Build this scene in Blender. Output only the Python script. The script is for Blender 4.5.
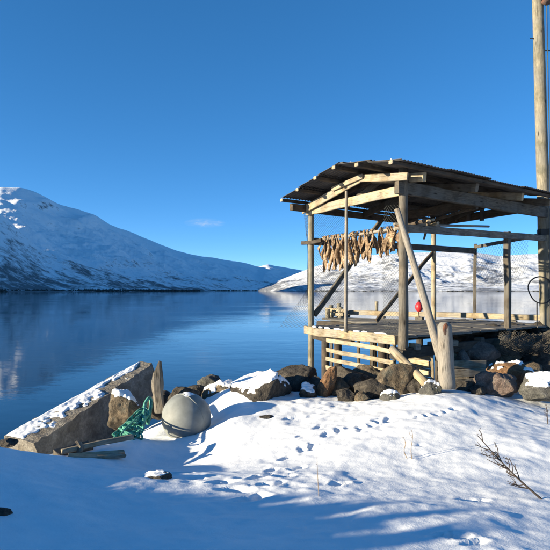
import bpy, bmesh, math, random
import numpy as np
from mathutils import Vector, Matrix, noise as mnoise

random.seed(7)
sc = bpy.context.scene
for o in list(bpy.data.objects):
    bpy.data.objects.remove(o)

# ------------------------------------------------------------------ camera, sky, sun, exposure
F = 550.0            # focal length in photo pixels (550 px wide frame)
HZ = 290.5           # photo row of the sea horizon
EYE = 3.2            # metres above the water
cam = bpy.data.cameras.new('camera')
cam.sensor_width = 36.0
cam.lens = 36.0 * F / 550.0
cam.shift_y = (HZ - 275.0) / 550.0
cam.clip_start = 0.05
cam.clip_end = 60000
camo = bpy.data.objects.new('camera', cam)
sc.collection.objects.link(camo)
camo.location = (0, 0, EYE)
camo.rotation_euler = (math.pi / 2, 0, 0)
sc.camera = camo

SUN_EL, SUN_AZ = math.radians(11.0), math.radians(250.0)   # azimuth clockwise from +Y (view direction)
w = bpy.data.worlds.new('World')
sc.world = w
w.use_nodes = True
wn, wl = w.node_tree.nodes, w.node_tree.links
sky = wn.new('ShaderNodeTexSky')
sky.sky_type = 'NISHITA'
sky.sun_disc = False
sky.sun_elevation = SUN_EL
sky.sun_rotation = SUN_AZ
sky.altitude = 0
sky.air_density = 0.4
sky.dust_density = 0.0
sky.ozone_density = 3.0
hs = wn.new('ShaderNodeHueSaturation')          # deep clear arctic blue
hs.inputs['Saturation'].default_value = 1.3
gm = wn.new('ShaderNodeGamma')
gm.inputs[1].default_value = 0.72
wl.new(sky.outputs[0], gm.inputs[0])
wl.new(gm.outputs[0], hs.inputs['Color'])
# one faint wisp of cloud low over the fjord, fixed by compass direction
tcw = wn.new('ShaderNodeTexCoord')
mpw = wn.new('ShaderNodeMapping')
mpw.vector_type = 'POINT'
cd_ = Vector((-70.0, 550.0, 67.5)).normalized()
mpw.inputs['Location'].default_value = tuple(-a * b for a, b in zip(cd_, (26, 26, 110)))
mpw.inputs['Scale'].default_value = (26, 26, 110)
wl.new(tcw.outputs['Generated'], mpw.inputs[0])
gr = wn.new('ShaderNodeTexGradient'); gr.gradient_type = 'SPHERICAL'
nw_ = wn.new('ShaderNodeTexNoise'); nw_.inputs['Scale'].default_value = 2.6; nw_.inputs['Detail'].default_value = 7; nw_.inputs['Distortion'].default_value = .8
wl.new(mpw.outputs[0], gr.inputs[0]); wl.new(mpw.outputs[0], nw_.inputs['Vector'])
mm_ = wn.new('ShaderNodeMath'); mm_.operation = 'MULTIPLY'
np_ = wn.new('ShaderNodeMath'); np_.operation = 'POWER'; np_.inputs[1].default_value = 2.6
wl.new(nw_.outputs['Fac'], np_.inputs[0])
wl.new(gr.outputs['Fac'], mm_.inputs[0]); wl.new(np_.outputs[0], mm_.inputs[1])
mx_ = wn.new('ShaderNodeMix'); mx_.data_type = 'RGBA'
mm2 = wn.new('ShaderNodeMath'); mm2.operation = 'MULTIPLY'; mm2.inputs[1].default_value = 1.5; mm2.use_clamp = True
wl.new(mm_.outputs[0], mm2.inputs[0])
wl.new(mm2.outputs[0], mx_.inputs[0]); wl.new(hs.outputs[0], mx_.inputs[6]); mx_.inputs[7].default_value = (1.9, 2.1, 2.4, 1)
wl.new(mx_.outputs[2], wn['Background'].inputs[0])
wn['Background'].inputs[1].default_value = 0.135

sun = bpy.data.lights.new('sun', 'SUN')
sun.energy = 4.8
sun.angle = math.radians(0.55)
sun.color = (1.0, 0.87, 0.63)
suno = bpy.data.objects.new('sun', sun)
sc.collection.objects.link(suno)
SUN_DIR = Vector((math.sin(SUN_AZ) * math.cos(SUN_EL), math.cos(SUN_AZ) * math.cos(SUN_EL), math.sin(SUN_EL)))
suno.rotation_euler = SUN_DIR.to_track_quat('Z', 'Y').to_euler()
suno.location = (-8, -3, 12)

sc.view_settings.view_transform = 'Standard'
sc.view_settings.look = 'None'
sc.view_settings.gamma = 1.0
sc.view_settings.use_curve_mapping = False
sc.view_settings.exposure = 1.45
sc.render.engine = 'CYCLES'
sc.cycles.use_denoising = True
sc.cycles.max_bounces = 8

# ------------------------------------------------------------------ helpers
COL = sc.collection
WM = {}


def at(px, py, Y):
    """world point seen at photo pixel (px, py) at distance Y in front of the camera"""
    return Vector(((px - 275.0) / F * Y, Y, EYE + (HZ - py) / F * Y))


def link(o, parent=None, mat4=None):
    COL.objects.link(o)
    m = mat4.copy() if mat4 is not None else Matrix.Identity(4)
    if parent is not None:
        o.parent = parent
        o.matrix_parent_inverse = WM[parent.name].inverted()
    o.matrix_basis = m
    WM[o.name] = m
    return o


def thing(name, loc, label, cat, group=None):
    o = bpy.data.objects.new(name, None)
    o.empty_display_size = 0.1
    link(o, None, Matrix.Translation(Vector(loc)))
    return tag(o, label, cat, group)


def tag(o, label, cat, group=None):
    o['label'] = label
    o['category'] = cat
    if group:
        o['group'] = group
    return o


def struct(o):
    o['kind'] = 'structure'
    return o


def mesh_obj(name, verts, faces, mat, parent=None, mat4=None, smooth=False):
    me = bpy.data.meshes.new(name)
    me.from_pydata([tuple(v) for v in verts], [], faces)
    if smooth:
        me.polygons.foreach_set('use_smooth', [True] * len(me.polygons))
    me.materials.append(mat)
    me.update()
    return link(bpy.data.objects.new(name, me), parent, mat4)


def frame(p0, p1, up=(0, 0, 1)):
    p0, p1 = Vector(p0), Vector(p1)
    x = (p1 - p0).normalized()
    u = Vector(up)
    if abs(x.dot(u.normalized())) > 0.97:
        u = Vector((0.3, 1, 0))
    y = u.cross(x).normalized()
    z = x.cross(y).normalized()
    m = Matrix((x, y, z)).transposed().to_4x4()
    m.translation = p0
    return m, (p1 - p0).length


def beam(name, p0, p1, wd, ht, mat, parent=None, up=(0, 0, 1), jit=0.006, seg=None, bev=0.008):
    """sawn or weathered timber: an octagon-ish section (chamfered) along local X, slightly uneven"""
    m, L = frame(p0, p1, up)
    rnd = random.Random(int(abs(p0[0] * 7919 + p0[1] * 3571 + p0[2] * 1301 + p1[0] * 977 + p1[2] * 613) * 10) + len(name))
    n = seg or max(2, min(8, int(L / 0.45)))
    a, b = wd / 2, ht / 2
    bev = min(bev, a * .4, b * .4)
    sec = [(-a + bev, -b), (a - bev, -b), (a, -b + bev), (a, b - bev), (a - bev, b), (-a + bev, b), (-a, b - bev), (-a, -b + bev)]
    V, Fc = [], []
    for i in range(n + 1):
        oy, oz = rnd.gauss(0, jit), rnd.gauss(0, jit)
        s = 1 + rnd.gauss(0, jit * 2)
        for (y, z) in sec:
            V.append((L * i / n + (rnd.gauss(0, jit) if i in (0, n) else 0), y * s + oy, z * s + oz))
    for i in range(n):
        for k in range(8):
            Fc.append((i * 8 + k, i * 8 + (k + 1) % 8, (i + 1) * 8 + (k + 1) % 8, (i + 1) * 8 + k))
    Fc.append(tuple(range(7, -1, -1)))
    Fc.append(tuple(n * 8 + k for k in range(8)))
    return mesh_obj(name, V, Fc, mat, parent, m)


def log(name, pts, radii, mat, parent=None, sides=12, bump=0.06, seed=0, sub=6):
    """round timber or stick along a polyline, uneven and tapered, local X along its length"""
    pts = [Vector(p) for p in pts]
    m, L = frame(pts[0], pts[-1])
    inv = m.inverted()
    P, Rr = [], []
    for i in range(len(pts) - 1):
        for k in range(sub):
            t = k / sub
            P.append(inv @ pts[i].lerp(pts[i + 1], t))
            Rr.append(radii[i] * (1 - t) + radii[i + 1] * t)
    P.append(inv @ pts[-1]); Rr.append(radii[-1])
    V, Fc = [], []
    for i, p in enumerate(P):
        a = P[max(i - 1, 0)]; b = P[min(i + 1, len(P) - 1)]
        t = (b - a).normalized()
        u = Vector((0, 0, 1)).cross(t)
        u = u.normalized() if u.length > 1e-4 else Vector((0, 1, 0))
        v = t.cross(u).normalized()
        for k in range(sides):
            an = 2 * math.pi * k / sides
            d = u * math.cos(an) + v * math.sin(an)
            r = Rr[i] * (1 + bump * mnoise.noise(Vector((p.x * 3 + seed * 7.1, math.cos(an) * 1.5, math.sin(an) * 1.5))))
            V.append(p + d * r)
    n = len(P)
    for i in range(n - 1):
        for k in range(sides):
            Fc.append((i * sides + k, i * sides + (k + 1) % sides, (i + 1) * sides + (k + 1) % sides, (i + 1) * sides + k))
    V.append(P[0]); V.append(P[-1])
    c0, c1 = len(V) - 2, len(V) - 1
    for k in range(sides):
        Fc.append((c0, (k + 1) % sides, k))
        Fc.append((c1, (n - 1) * sides + k, (n - 1) * sides + (k + 1) % sides))
    o = mesh_obj(name, V, Fc, mat, parent, m)
    me = o.data
    sm = [len(p.vertices) == 4 for p in me.polygons]
    me.polygons.foreach_set('use_smooth', sm)
    return o


# numpy value noise -------------------------------------------------
_rng = np.random.RandomState(11)
_TAB = _rng.rand(256, 256)


def vnoise(x, y):
    xi, yi = np.floor(x).astype(int), np.floor(y).astype(int)
    xf, yf = x - xi, y - yi
    u, v = xf * xf * xf * (xf * (6 * xf - 15) + 10), yf * yf * yf * (yf * (6 * yf - 15) + 10)
    g = lambda a, b: _TAB[a & 255, b & 255]
    return (g(xi, yi) * (1 - u) * (1 - v) + g(xi + 1, yi) * u * (1 - v) + g(xi, yi + 1) * (1 - u) * v + g(xi + 1, yi + 1) * u * v) * 2 - 1


def fbm(x, y, octv=5, gain=.5, ridged=False):
    s, a, f = 0, 1.0, 1.0
    for i in range(octv):
        n = vnoise(x * f + 17.3 * i, y * f + 5.7 * i)
        if ridged:
            n = 1 - 2 * np.abs(n)
        s = s + a * n
        a *= gain; f *= 2.03
    return s


def grid_obj(name, X, Y, Z, mat, smooth=True):
    ny, nx = X.shape
    V = np.stack([X, Y, Z], -1).reshape(-1, 3).astype(np.float32)
    i = (np.arange(ny - 1)[:, None] * nx + np.arange(nx - 1)[None, :]).ravel()
    Q = np.stack([i, i + 1, i + nx + 1, i + nx], -1).astype(np.int32)
    me = bpy.data.meshes.new(name)
    me.vertices.add(len(V)); me.vertices.foreach_set('co', V.ravel())
    me.loops.add(Q.size); me.loops.foreach_set('vertex_index', Q.ravel())
    me.polygons.add(len(Q)); me.polygons.foreach_set('loop_start', np.arange(0, Q.size, 4, dtype=np.int32))
    me.polygons.foreach_set('loop_total', np.full(len(Q), 4, np.int32))
    me.polygons.foreach_set('use_smooth', np.full(len(Q), smooth))
    me.update(calc_edges=True)
    me.validate()
    me.materials.append(mat)
    return link(bpy.data.objects.new(name, me))


# ------------------------------------------------------------------ materials
class NT:
    def __init__(self, name):
        self.m = bpy.data.materials.new(name)
        self.m.use_nodes = True
        self.n, self.l = self.m.node_tree.nodes, self.m.node_tree.links
        self.b = self.n['Principled BSDF']
        self.tc = self.n.new('ShaderNodeTexCoord')

    def node(self, t, **kw):
        o = self.n.new(t)
        for k, v in kw.items():
            if k.startswith('i_'):
                o.inputs[k[2:].replace('_', ' ')].default_value = v
            else:
                setattr(o, k, v)
        return o

    def mapping(self, scale, src='Object'):
        mp = self.node('ShaderNodeMapping')
        mp.inputs['Scale'].default_value = scale
        self.l.new(self.tc.outputs[src], mp.inputs[0])
        return mp.outputs[0]

    def noise(self, scale, detail=6, rough=.55, vec=None, dist=0.0):
        o = self.node('ShaderNodeTexNoise')
        o.inputs['Scale'].default_value = scale
        o.inputs['Detail'].default_value = detail
        o.inputs['Roughness'].default_value = rough
        o.inputs['Distortion'].default_value = dist
        self.l.new(vec if vec is not None else self.tc.outputs['Object'], o.inputs['Vector'])
        return o.outputs['Fac']

    def ramp(self, fac, stops):
        r = self.node('ShaderNodeValToRGB')
        e = r.color_ramp.elements
        while len(e) < len(stops):
            e.new(.5)
        for el, (p, c) in zip(e, stops):
            el.position = p
            el.color = (c if len(c) == 4 else (*c, 1)) if not isinstance(c, (int, float)) else (c, c, c, 1)
        self.l.new(fac, r.inputs[0])
        return r.outputs[0]

    def mix(self, fac, a, b, blend='MIX'):
        x = self.node('ShaderNodeMix', data_type='RGBA', blend_type=blend)
        for s, v in ((0, fac), (6, a), (7, b)):
            if hasattr(v, 'is_linked') or hasattr(v, 'links'):
                self.l.new(v, x.inputs[s])
            else:
                x.inputs[s].default_value = v if s == 0 else ((*v, 1) if len(v) == 3 else v)
        return x.outputs[2]

    def math(self, op, a, b=0.0):
        x = self.node('ShaderNodeMath', operation=op)
        for i, v in ((0, a), (1, b)):
            if hasattr(v, 'links'):
                self.l.new(v, x.inputs[i])
            else:
                x.inputs[i].default_value = v
        return x.outputs[0]

    def bump(self, h, strength=.3, dist=.02):
        b = self.node('ShaderNodeBump')
        b.inputs['Strength'].default_value = strength
        b.inputs['Distance'].default_value = dist
        self.l.new(h, b.inputs['Height'])
        self.l.new(b.outputs[0], self.b.inputs['Normal'])
        return b

    def color(self, c):
        if hasattr(c, 'links'):
            self.l.new(c, self.b.inputs['Base Color'])
        else:
            self.b.inputs['Base Color'].default_value = (*c, 1)

    def rough(self, v, spec=None):
        self.b.inputs['Roughness'].default_value = v
        if spec is not None:
            self.b.inputs['Specular IOR Level'].default_value = spec


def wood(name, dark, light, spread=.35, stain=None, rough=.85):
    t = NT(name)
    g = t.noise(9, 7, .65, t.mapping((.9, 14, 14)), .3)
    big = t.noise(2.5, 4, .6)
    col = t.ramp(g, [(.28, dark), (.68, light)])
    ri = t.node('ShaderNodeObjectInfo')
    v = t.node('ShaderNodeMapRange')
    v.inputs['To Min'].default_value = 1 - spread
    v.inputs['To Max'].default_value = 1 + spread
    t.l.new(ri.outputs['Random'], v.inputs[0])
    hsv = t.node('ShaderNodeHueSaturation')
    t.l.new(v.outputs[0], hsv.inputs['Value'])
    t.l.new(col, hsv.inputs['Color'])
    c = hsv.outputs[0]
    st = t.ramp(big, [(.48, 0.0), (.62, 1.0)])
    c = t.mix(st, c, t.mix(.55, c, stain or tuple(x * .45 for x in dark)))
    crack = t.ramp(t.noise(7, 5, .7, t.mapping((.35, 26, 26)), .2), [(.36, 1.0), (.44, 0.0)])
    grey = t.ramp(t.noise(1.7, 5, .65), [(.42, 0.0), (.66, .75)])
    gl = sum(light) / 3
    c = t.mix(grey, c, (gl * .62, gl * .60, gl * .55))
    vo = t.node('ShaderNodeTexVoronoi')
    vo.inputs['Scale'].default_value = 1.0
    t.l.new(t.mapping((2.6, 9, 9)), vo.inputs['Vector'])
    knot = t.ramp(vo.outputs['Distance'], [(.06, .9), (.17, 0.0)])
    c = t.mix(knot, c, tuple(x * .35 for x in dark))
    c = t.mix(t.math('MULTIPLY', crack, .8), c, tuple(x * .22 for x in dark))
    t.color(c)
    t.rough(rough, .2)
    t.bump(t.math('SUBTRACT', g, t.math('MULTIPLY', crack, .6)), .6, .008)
    return t.m


M = {}
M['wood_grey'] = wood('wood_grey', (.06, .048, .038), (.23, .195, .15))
M['wood_pale'] = wood('wood_pale', (.20, .15, .088), (.50, .405, .26), .25, stain=(.085, .055, .03))
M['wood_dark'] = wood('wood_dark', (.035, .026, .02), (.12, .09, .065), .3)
M['driftwood'] = wood('driftwood', (.15, .13, .11), (.34, .305, .26), .12, stain=(.2, .16, .12))
M['deck'] = wood('deck_wood', (.08, .07, .06), (.24, .22, .19), .25)
M['post'] = wood('post_wood', (.10, .085, .06), (.33, .29, .21), .2, stain=(.07, .07, .04))
M['rot'] = wood('rotten_heartwood', (.07, .025, .015), (.22, .09, .05), .1)


def snow_mat():
    t = NT('snow')
    a = t.noise(5.0, 6, .6)
    b = t.noise(55.0, 4, .6)
    c = t.noise(240.0, 2, .5)
    h = t.math('ADD', t.math('MULTIPLY', a, .7), t.math('ADD', t.math('MULTIPLY', b, .22), t.math('MULTIPLY', c, .07)))
    t.bump(h, .26, .05)
    t.color(t.ramp(a, [(.3, (.76, .775, .79)), (.7, (.83, .835, .84))]))
    t.rough(.65, .25)
    return t.m


M['snow'] = snow_mat()


def rock(name, c0, c1, lichen=None, scale=9):
    t = NT(name)
    v = t.mapping((1, 1, 1))
    a = t.noise(scale, 8, .65, v, .4)
    b = t.noise(scale * 7, 5, .6, v)
    col = t.ramp(a, [(.36, c0), (.62, c1)])
    if lichen:
        m = t.ramp(t.noise(scale * .7, 6, .7, v), [(.5, 0.0), (.62, 1.0)])
        col = t.mix(m, col, lichen)
    col = t.mix(t.ramp(b, [(.35, .0), (.6, .45)]), col, tuple(x * .5 for x in c0))
    t.color(col)
    t.rough(.85, .3)
    t.bump(t.math('ADD', a, t.math('MULTIPLY', b, .5)), .9, .05)
    return t.m


M['rock_dark'] = rock('rock_dark', (.026, .022, .019), (.115, .098, .078))
M['rock_brown'] = rock('rock_brown', (.07, .052, .034), (.23, .175, .115), (.10, .095, .075))
M['rock_orange'] = rock('rock_orange', (.12, .06, .03), (.30, .17, .085), (.20, .13, .08))
M['rock_pink'] = rock('rock_pink', (.11, .075, .06), (.30, .22, .18), (.16, .14, .12))
M['rock_grey'] = rock('rock_grey', (.06, .058, .055), (.16, .155, .14), (.10, .10, .075))
M['concrete'] = rock('concrete', (.15, .13, .105), (.34, .31, .26), (.20, .175, .14), 4)


def plain(name, col, rough=.6, var=.25, scale=8, metal=0.0, bump=.15, spec=.4):
    t = NT(name)
    a = t.noise(scale, 5, .6)
    t.color(t.ramp(a, [(.3, tuple(x * (1 - var) for x in col)), (.7, tuple(min(1, x * (1 + var)) for x in col))]))
    t.rough(rough, spec)
    t.b.inputs['Metallic'].default_value = metal
    t.bump(a, bump, .01)
    return t.m


M['tin'] = plain('roof_sheeting', (.085, .08, .078), .55, .4, 5, .35)
M['buoy_grey'] = plain('buoy_plastic', (.175, .185, .175), .6, .22, 7, 0, .08)
M['buoy_red'] = plain('buoy_red', (.42, .025, .03), .4, .15, 6)
M['rope'] = plain('rope_green', (.085, .29, .21), .9, .7, 22)
M['black'] = plain('black_rubber', (.015, .015, .016), .5, .2, 9)
M['net'] = plain('net_twine', (.045, .05, .05), .8, .2, 30)
M['nail'] = plain('nail_head', (.6, .6, .58), .5, .1, 9)
M['twig'] = plain('twig_bark', (.045, .032, .025), .85, .4, 40)
M['straw'] = plain('dry_grass', (.22, .16, .10), .8, .25, 40)


def fish_mat():
    t = NT('dried_fish')
    a = t.noise(14, 6, .65, t.mapping((1, 2.5, 2.5)))
    ri = t.node('ShaderNodeObjectInfo')
    c1 = t.ramp(a, [(.3, (.09, .042, .016)), (.5, (.25, .165, .09)), (.70, (.53, .43, .29))])
    c2 = t.ramp(a, [(.35, (.04, .02, .009)), (.6, (.15, .08, .034)), (.8, (.36, .23, .11))])
    t.color(t.mix(ri.outputs['Random'], c1, c2))
    t.rough(.55, .4)
    t.bump(a, .5, .01)
    return t.m


M['fish'] = fish_mat()


def water_mat():
    t = NT('sea_water')
    t.color((.004, .024, .055))
    t.b.inputs['Roughness'].default_value = .03
    t.b.inputs['IOR'].default_value = 1.333
    n1 = t.noise(.55, 4, .55, t.mapping((.7, 1.3, 1)), .5)
    n2 = t.noise(3.2, 4, .6, t.mapping((.8, 1.2, 1)), .3)
    patch = t.ramp(t.noise(.035, 3, .5, t.mapping((.6, 1.6, 1))), [(.42, .25), (.62, 1.0)])
    h = t.math('ADD', t.math('MULTIPLY', t.math('MULTIPLY', n1, patch), .019), t.math('MULTIPLY', t.math('MULTIPLY', n2, patch), .0032))
    b = t.bump(h, 1.0, 1.0)
    return t.m


M['water'] = water_mat()


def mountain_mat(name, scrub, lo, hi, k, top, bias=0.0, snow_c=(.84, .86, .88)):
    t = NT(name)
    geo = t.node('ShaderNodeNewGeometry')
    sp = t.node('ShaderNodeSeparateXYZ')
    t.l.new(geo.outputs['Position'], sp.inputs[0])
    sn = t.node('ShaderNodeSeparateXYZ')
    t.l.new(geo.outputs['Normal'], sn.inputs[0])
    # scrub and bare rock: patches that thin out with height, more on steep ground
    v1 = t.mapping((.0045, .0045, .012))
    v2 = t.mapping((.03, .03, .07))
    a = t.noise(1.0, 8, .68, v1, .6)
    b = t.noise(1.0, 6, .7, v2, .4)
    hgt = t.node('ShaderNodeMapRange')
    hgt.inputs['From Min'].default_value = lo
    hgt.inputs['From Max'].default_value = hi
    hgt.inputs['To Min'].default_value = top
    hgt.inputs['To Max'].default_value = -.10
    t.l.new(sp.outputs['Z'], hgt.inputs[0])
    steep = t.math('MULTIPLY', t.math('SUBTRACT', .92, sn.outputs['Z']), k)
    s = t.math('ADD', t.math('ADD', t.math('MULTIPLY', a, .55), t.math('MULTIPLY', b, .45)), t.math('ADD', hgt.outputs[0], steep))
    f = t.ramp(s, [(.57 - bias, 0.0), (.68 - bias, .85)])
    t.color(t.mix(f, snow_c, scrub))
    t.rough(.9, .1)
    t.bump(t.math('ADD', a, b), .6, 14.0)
    return t.m


M['mtn'] = mountain_mat('mountain_snow', (.055, .055, .06), 0, 240, .45, .13)
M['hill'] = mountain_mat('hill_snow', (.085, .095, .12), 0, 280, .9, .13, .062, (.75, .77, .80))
M['spur'] = mountain_mat('spur_snow', (.055, .055, .06), 0, 230, .35, .15, .02)
M['wood_far'] = plain('far_scrub', (.03, .032, .03), .9, .4, .05)

# ------------------------------------------------------------------ water
S = 30000
water = struct(mesh_obj('water', [(-S, -200, 0), (S, -200, 0), (S, S, 0), (-S, S, 0)], [(0, 1, 2, 3)], M['water']))

# ------------------------------------------------------------------ mountains across the fjord


def mountain(name, mat, pxs, shore, ridge, sil, seed, gul=(), n_t=150, n_a=520, rough=1.0, fine=5, soft=1):
    """a slope from the far shore up to a ridge line, then down behind it; distances in metres by bearing"""
    a = np.linspace(pxs[0], pxs[1], n_a)
    Ds = np.interp(a, *zip(*shore)); Dr = np.interp(a, *zip(*ridge))
    hy = np.interp(a, *zip(*sil))
    ker = np.hanning(15); ker /= ker.sum()
    sm = lambda q: np.convolve(np.pad(q, 7, 'edge'), ker, 'valid')
    Ds, Dr = sm(Ds), sm(Dr)
    for _ in range(soft):
        hy, Ds, Dr = sm(hy), sm(Ds), sm(Dr)
    Hr = (HZ - hy) / F * Dr + EYE
    t = np.concatenate([np.linspace(-.04, 1, int(n_t * .75)), np.linspace(1, 1.7, n_t - int(n_t * .75) + 1)[1:]])
    T, A = np.meshgrid(t, a, indexing='ij')
    D = Ds[None] + (Dr - Ds)[None] * T
    X = (A - 275) / F * D
    Y = D
    prof = np.where(T < 1, np.clip(T, 0, 1) ** 1.12 * (1 - .10 * np.sin(np.pi * np.clip(T, 0, 1))), 1 - (T - 1) * .9)
    Z = Hr[None] * prof
    env = np.clip(T * 3, 0, 1) * np.where(T < 1, np.clip((1 - T) * 4, .10, 1), .10)
    n = fbm(X / 560 + seed, Y / 560, 5, .42, True) * 30 + fbm(X / 150, Y / 150 + seed, 5, .55) * fine
    n = n * np.clip(Hr / 400, .3, 1.2)[None] * rough
    Z = Z + (n - 12) * env
    for (px, wd, t0, t1, amp, skew) in gul:
        c = px + skew * (T - t0)
        e = np.clip((T - t0) / .08, 0, 1) * np.clip((t1 - T) / .08, 0, 1)
        Z = Z + amp * np.exp(-((A - c) / wd) ** 2) * e
    Z = np.where(T < .005, -6, Z)
    Z[T <= 0] = -8
    return struct(grid_obj(name, X, Y, Z, mat))


mountain('mountain', M['mtn'], (-190, 330),
         [(-190, 900), (-60, 1250), (0, 1500), (100, 2000), (200, 2900), (270, 4000), (330, 5600)],
         [(-190, 2600), (-60, 3100), (20, 3500), (100, 4300), (200, 5600), (270, 7200), (330, 9000)],
         [(-190, 264), (-120, 240), (-60, 208), (0, 186), (20, 187), (35, 192), (50, 200), (60, 205), (75, 209), (95, 215), (110, 224), (130, 232),
          (150, 240), (175, 250), (190, 254), (215, 258), (245, 263), (258, 267), (268, 264), (276, 266), (300, 270), (330, 276)], 3.1,
         gul=[(84, 14, .72, .90, 55, 70), (46, 10, .86, .98, 60, 40), (22, 9, .80, .90, 55, 40), (66, 7, .66, .74, 24, 40), (75, 20, .04, .30, 45, -150), (130, 16, .25, .75, 30, -60), (190, 14, .3, .8, 25, -50), (150, 9, .5, .9, 24, -40)], rough=1.25, fine=9, n_t=220, n_a=760)
mountain('mountain_spur', M['spur'], (-190, 215),
         [(-190, 850), (-60, 1050), (0, 1200), (60, 1450), (100, 1650), (200, 2350), (215, 2480)],
         [(-190, 1500), (-60, 1750), (0, 1900), (60, 2150), (130, 2450), (200, 2800), (215, 2900)],
         [(-190, 240), (-60, 204), (-25, 203), (0, 213), (10, 222), (22, 234), (40, 249), (60, 257), (90, 267), (130, 277), (170, 284), (200, 288.4), (215, 291)], 5.7,
         rough=1.0, fine=7, n_t=160, n_a=520, soft=5)
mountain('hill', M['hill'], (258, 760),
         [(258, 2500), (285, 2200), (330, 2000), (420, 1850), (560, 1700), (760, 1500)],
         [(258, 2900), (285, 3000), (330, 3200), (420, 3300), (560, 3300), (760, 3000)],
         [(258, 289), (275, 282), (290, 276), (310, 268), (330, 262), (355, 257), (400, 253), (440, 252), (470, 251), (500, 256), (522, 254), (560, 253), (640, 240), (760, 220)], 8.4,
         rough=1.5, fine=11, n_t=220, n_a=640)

# far birch scrub along the opposite shore: one mass nobody could count
V, Fc = [], []
rs = random.Random(4)
for i in range(5200):
    px = rs.uniform(-40, 590)
    if px < 300:
        D = np.interp(px, [-60, 0, 100, 195, 205, 270, 330], [1050, 1200, 1650, 2330, 2950, 4000, 5600])
        d2 = np.interp(px, [-60, 20, 100, 200, 270, 330], [3100, 3500, 4300, 5600, 7200, 9000])
    else:
        D = np.interp(px, [258, 285, 330, 420, 560, 760], [2500, 2200, 2000, 1850, 1700, 1500])
        d2 = np.interp(px, [258, 285, 330, 420, 560], [2900, 3000, 3200, 3300, 3300])
    clump = vnoise(np.array([px / 18.0]), np.array([3.3]))[0]
    if px > 290 and clump < rs.uniform(-.5, 1.0):
        continue
    t = rs.random() ** 2.2 * .045
    D2 = D + (d2 - D) * t + 12
    X0, h, r = (px - 275) / F * D2, rs.uniform(2, 9 if px < 300 else 5), rs.uniform(2, 7)
    z0 = -2 + 90 * t
    b = len(V)
    k = 5
    for j in range(k):
        an = j * 2 * math.pi / k + rs.random()
        V.append((X0 + r * math.cos(an), D2 + r * math.sin(an), z0))
    for j in range(k):
        an = j * 2 * math.pi / k + rs.random()
        V.append((X0 + r * .8 * math.cos(an), D2 + r * .8 * math.sin(an), z0 + h * rs.uniform(.5, .8)))
    V.append((X0, D2, z0 + h))
    for j in range(k):
        Fc.append((b + j, b + (j + 1) % k, b + k + (j + 1) % k, b + k + j))
        Fc.append((b + k + j, b + k + (j + 1) % k, b + 2 * k))
far = mesh_obj('far_birch_scrub', V, Fc, M['wood_far'])
far['kind'] = 'stuff'
far['label'] = 'dark band of bare birch scrub along the opposite shore'

# ------------------------------------------------------------------ snow ground
CP = [  # (photo px, photo py, distance) of points on the near snow surface
    (0, 550, 2.95), (140, 550, 3.0), (275, 550, 3.0), (420, 550, 3.05), (550, 550, 3.1),
    (0, 500, 3.7), (0, 446, 4.9), (60, 462, 4.9), (105, 470, 4.85), (160, 478, 4.6), (240, 490, 4.4), (300, 482, 4.6),
    (100, 510, 3.7), (200, 520, 3.6), (350, 500, 4.0), (420, 505, 3.9), (480, 512, 3.8), (400, 470, 4.9), (400, 440, 5.6), (400, 415, 6.5), (550, 500, 4.2), (550, 450, 5.4),
    (440, 392, 7.3), (500, 400, 7.2), (550, 405, 7.3), (330, 402, 7.5), (300, 415, 7.0), (268, 418, 6.9), (300, 398, 7.6),
    (240, 445, 6.15), (200, 448, 6.45), (150, 462, 6.0), (228, 420, 6.9), (187, 438, 6.72), (160, 443, 6.7), (51, 453, 5.66), (111, 441, 6.1), (136, 436, 6.5),
    (226, 390, 7.9), (246, 397, 7.6), (285, 398, 7.7), (205, 425, 7.4), (150, 432, 7.4), (370, 398, 7.9),
]
GP = [tuple(at(*c)) for c in CP] + [  # terrain outside the frame and behind the rocks (x, y, z)
    (0, 0, 1.65), (3, 0, 1.6), (-2.2, 1, 1.85), (0, -4, 1.7), (6, 0, 1.6), (-3.4, 4.4, 1.98), (-3.75, 5.2, 1.66), (-4.0, 5.95, 1.5), (-3.6, 3.2, 2.05), (-5.5, 3.0, 1.9), (-6, -1, 1.75),  # snow bank at left is out of view, raised to shade the foreground
    (-2.5, 6.55, 1.12), (-3.0, 7.2, .92), (-2.15, 7.1, 1.05), (-4.6, 6.4, 1.15), (-6.5, 6.2, 1.2), (-9, 6, .9), (-9, 2, 1.3), (-3.0, 8.2, .85), (-4.5, 8.6, .55), (-3.2, 10.2, .15), (-1.6, 9.6, .7), (-6, 9.5, .0), (-9, 9, -.2),
    (-1.0, 11, .2), (0.3, 10.4, .9), (.6, 12, .1), (1.2, 10.0, 1.3), (2.2, 9.4, 1.55), (2.4, 11.5, .8), (3, 13.2, -.1), (4, 9.5, 1.65), (5, 10.6, 1.6), (6, 9, 1.6),
    (6.5, 11.5, 1.3), (6, 13.5, .2), (9, 12, 1.0), (9, 8, 1.6), (10, 3, 1.6), (2, 15, -1), (-4, 13, -1), (-9, 12, -1.2), (9, 15, -.6),
]
GP = np.array(GP)


def tps_fit(P, lam=.002):
    n = len(P)
    d = np.linalg.norm(P[:, None, :2] - P[None, :, :2], axis=-1)
    K = np.where(d > 0, d * d * np.log(d + 1e-9), 0) + lam * np.eye(n) * 10
    A = np.zeros((n + 3, n + 3))
    A[:n, :n] = K; A[:n, n] = 1; A[:n, n + 1:] = P[:, :2]; A[n, :n] = 1; A[n + 1:, :n] = P[:, :2].T
    return np.linalg.solve(A, np.concatenate([P[:, 2], np.zeros(3)]))


TW = tps_fit(GP)


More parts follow.
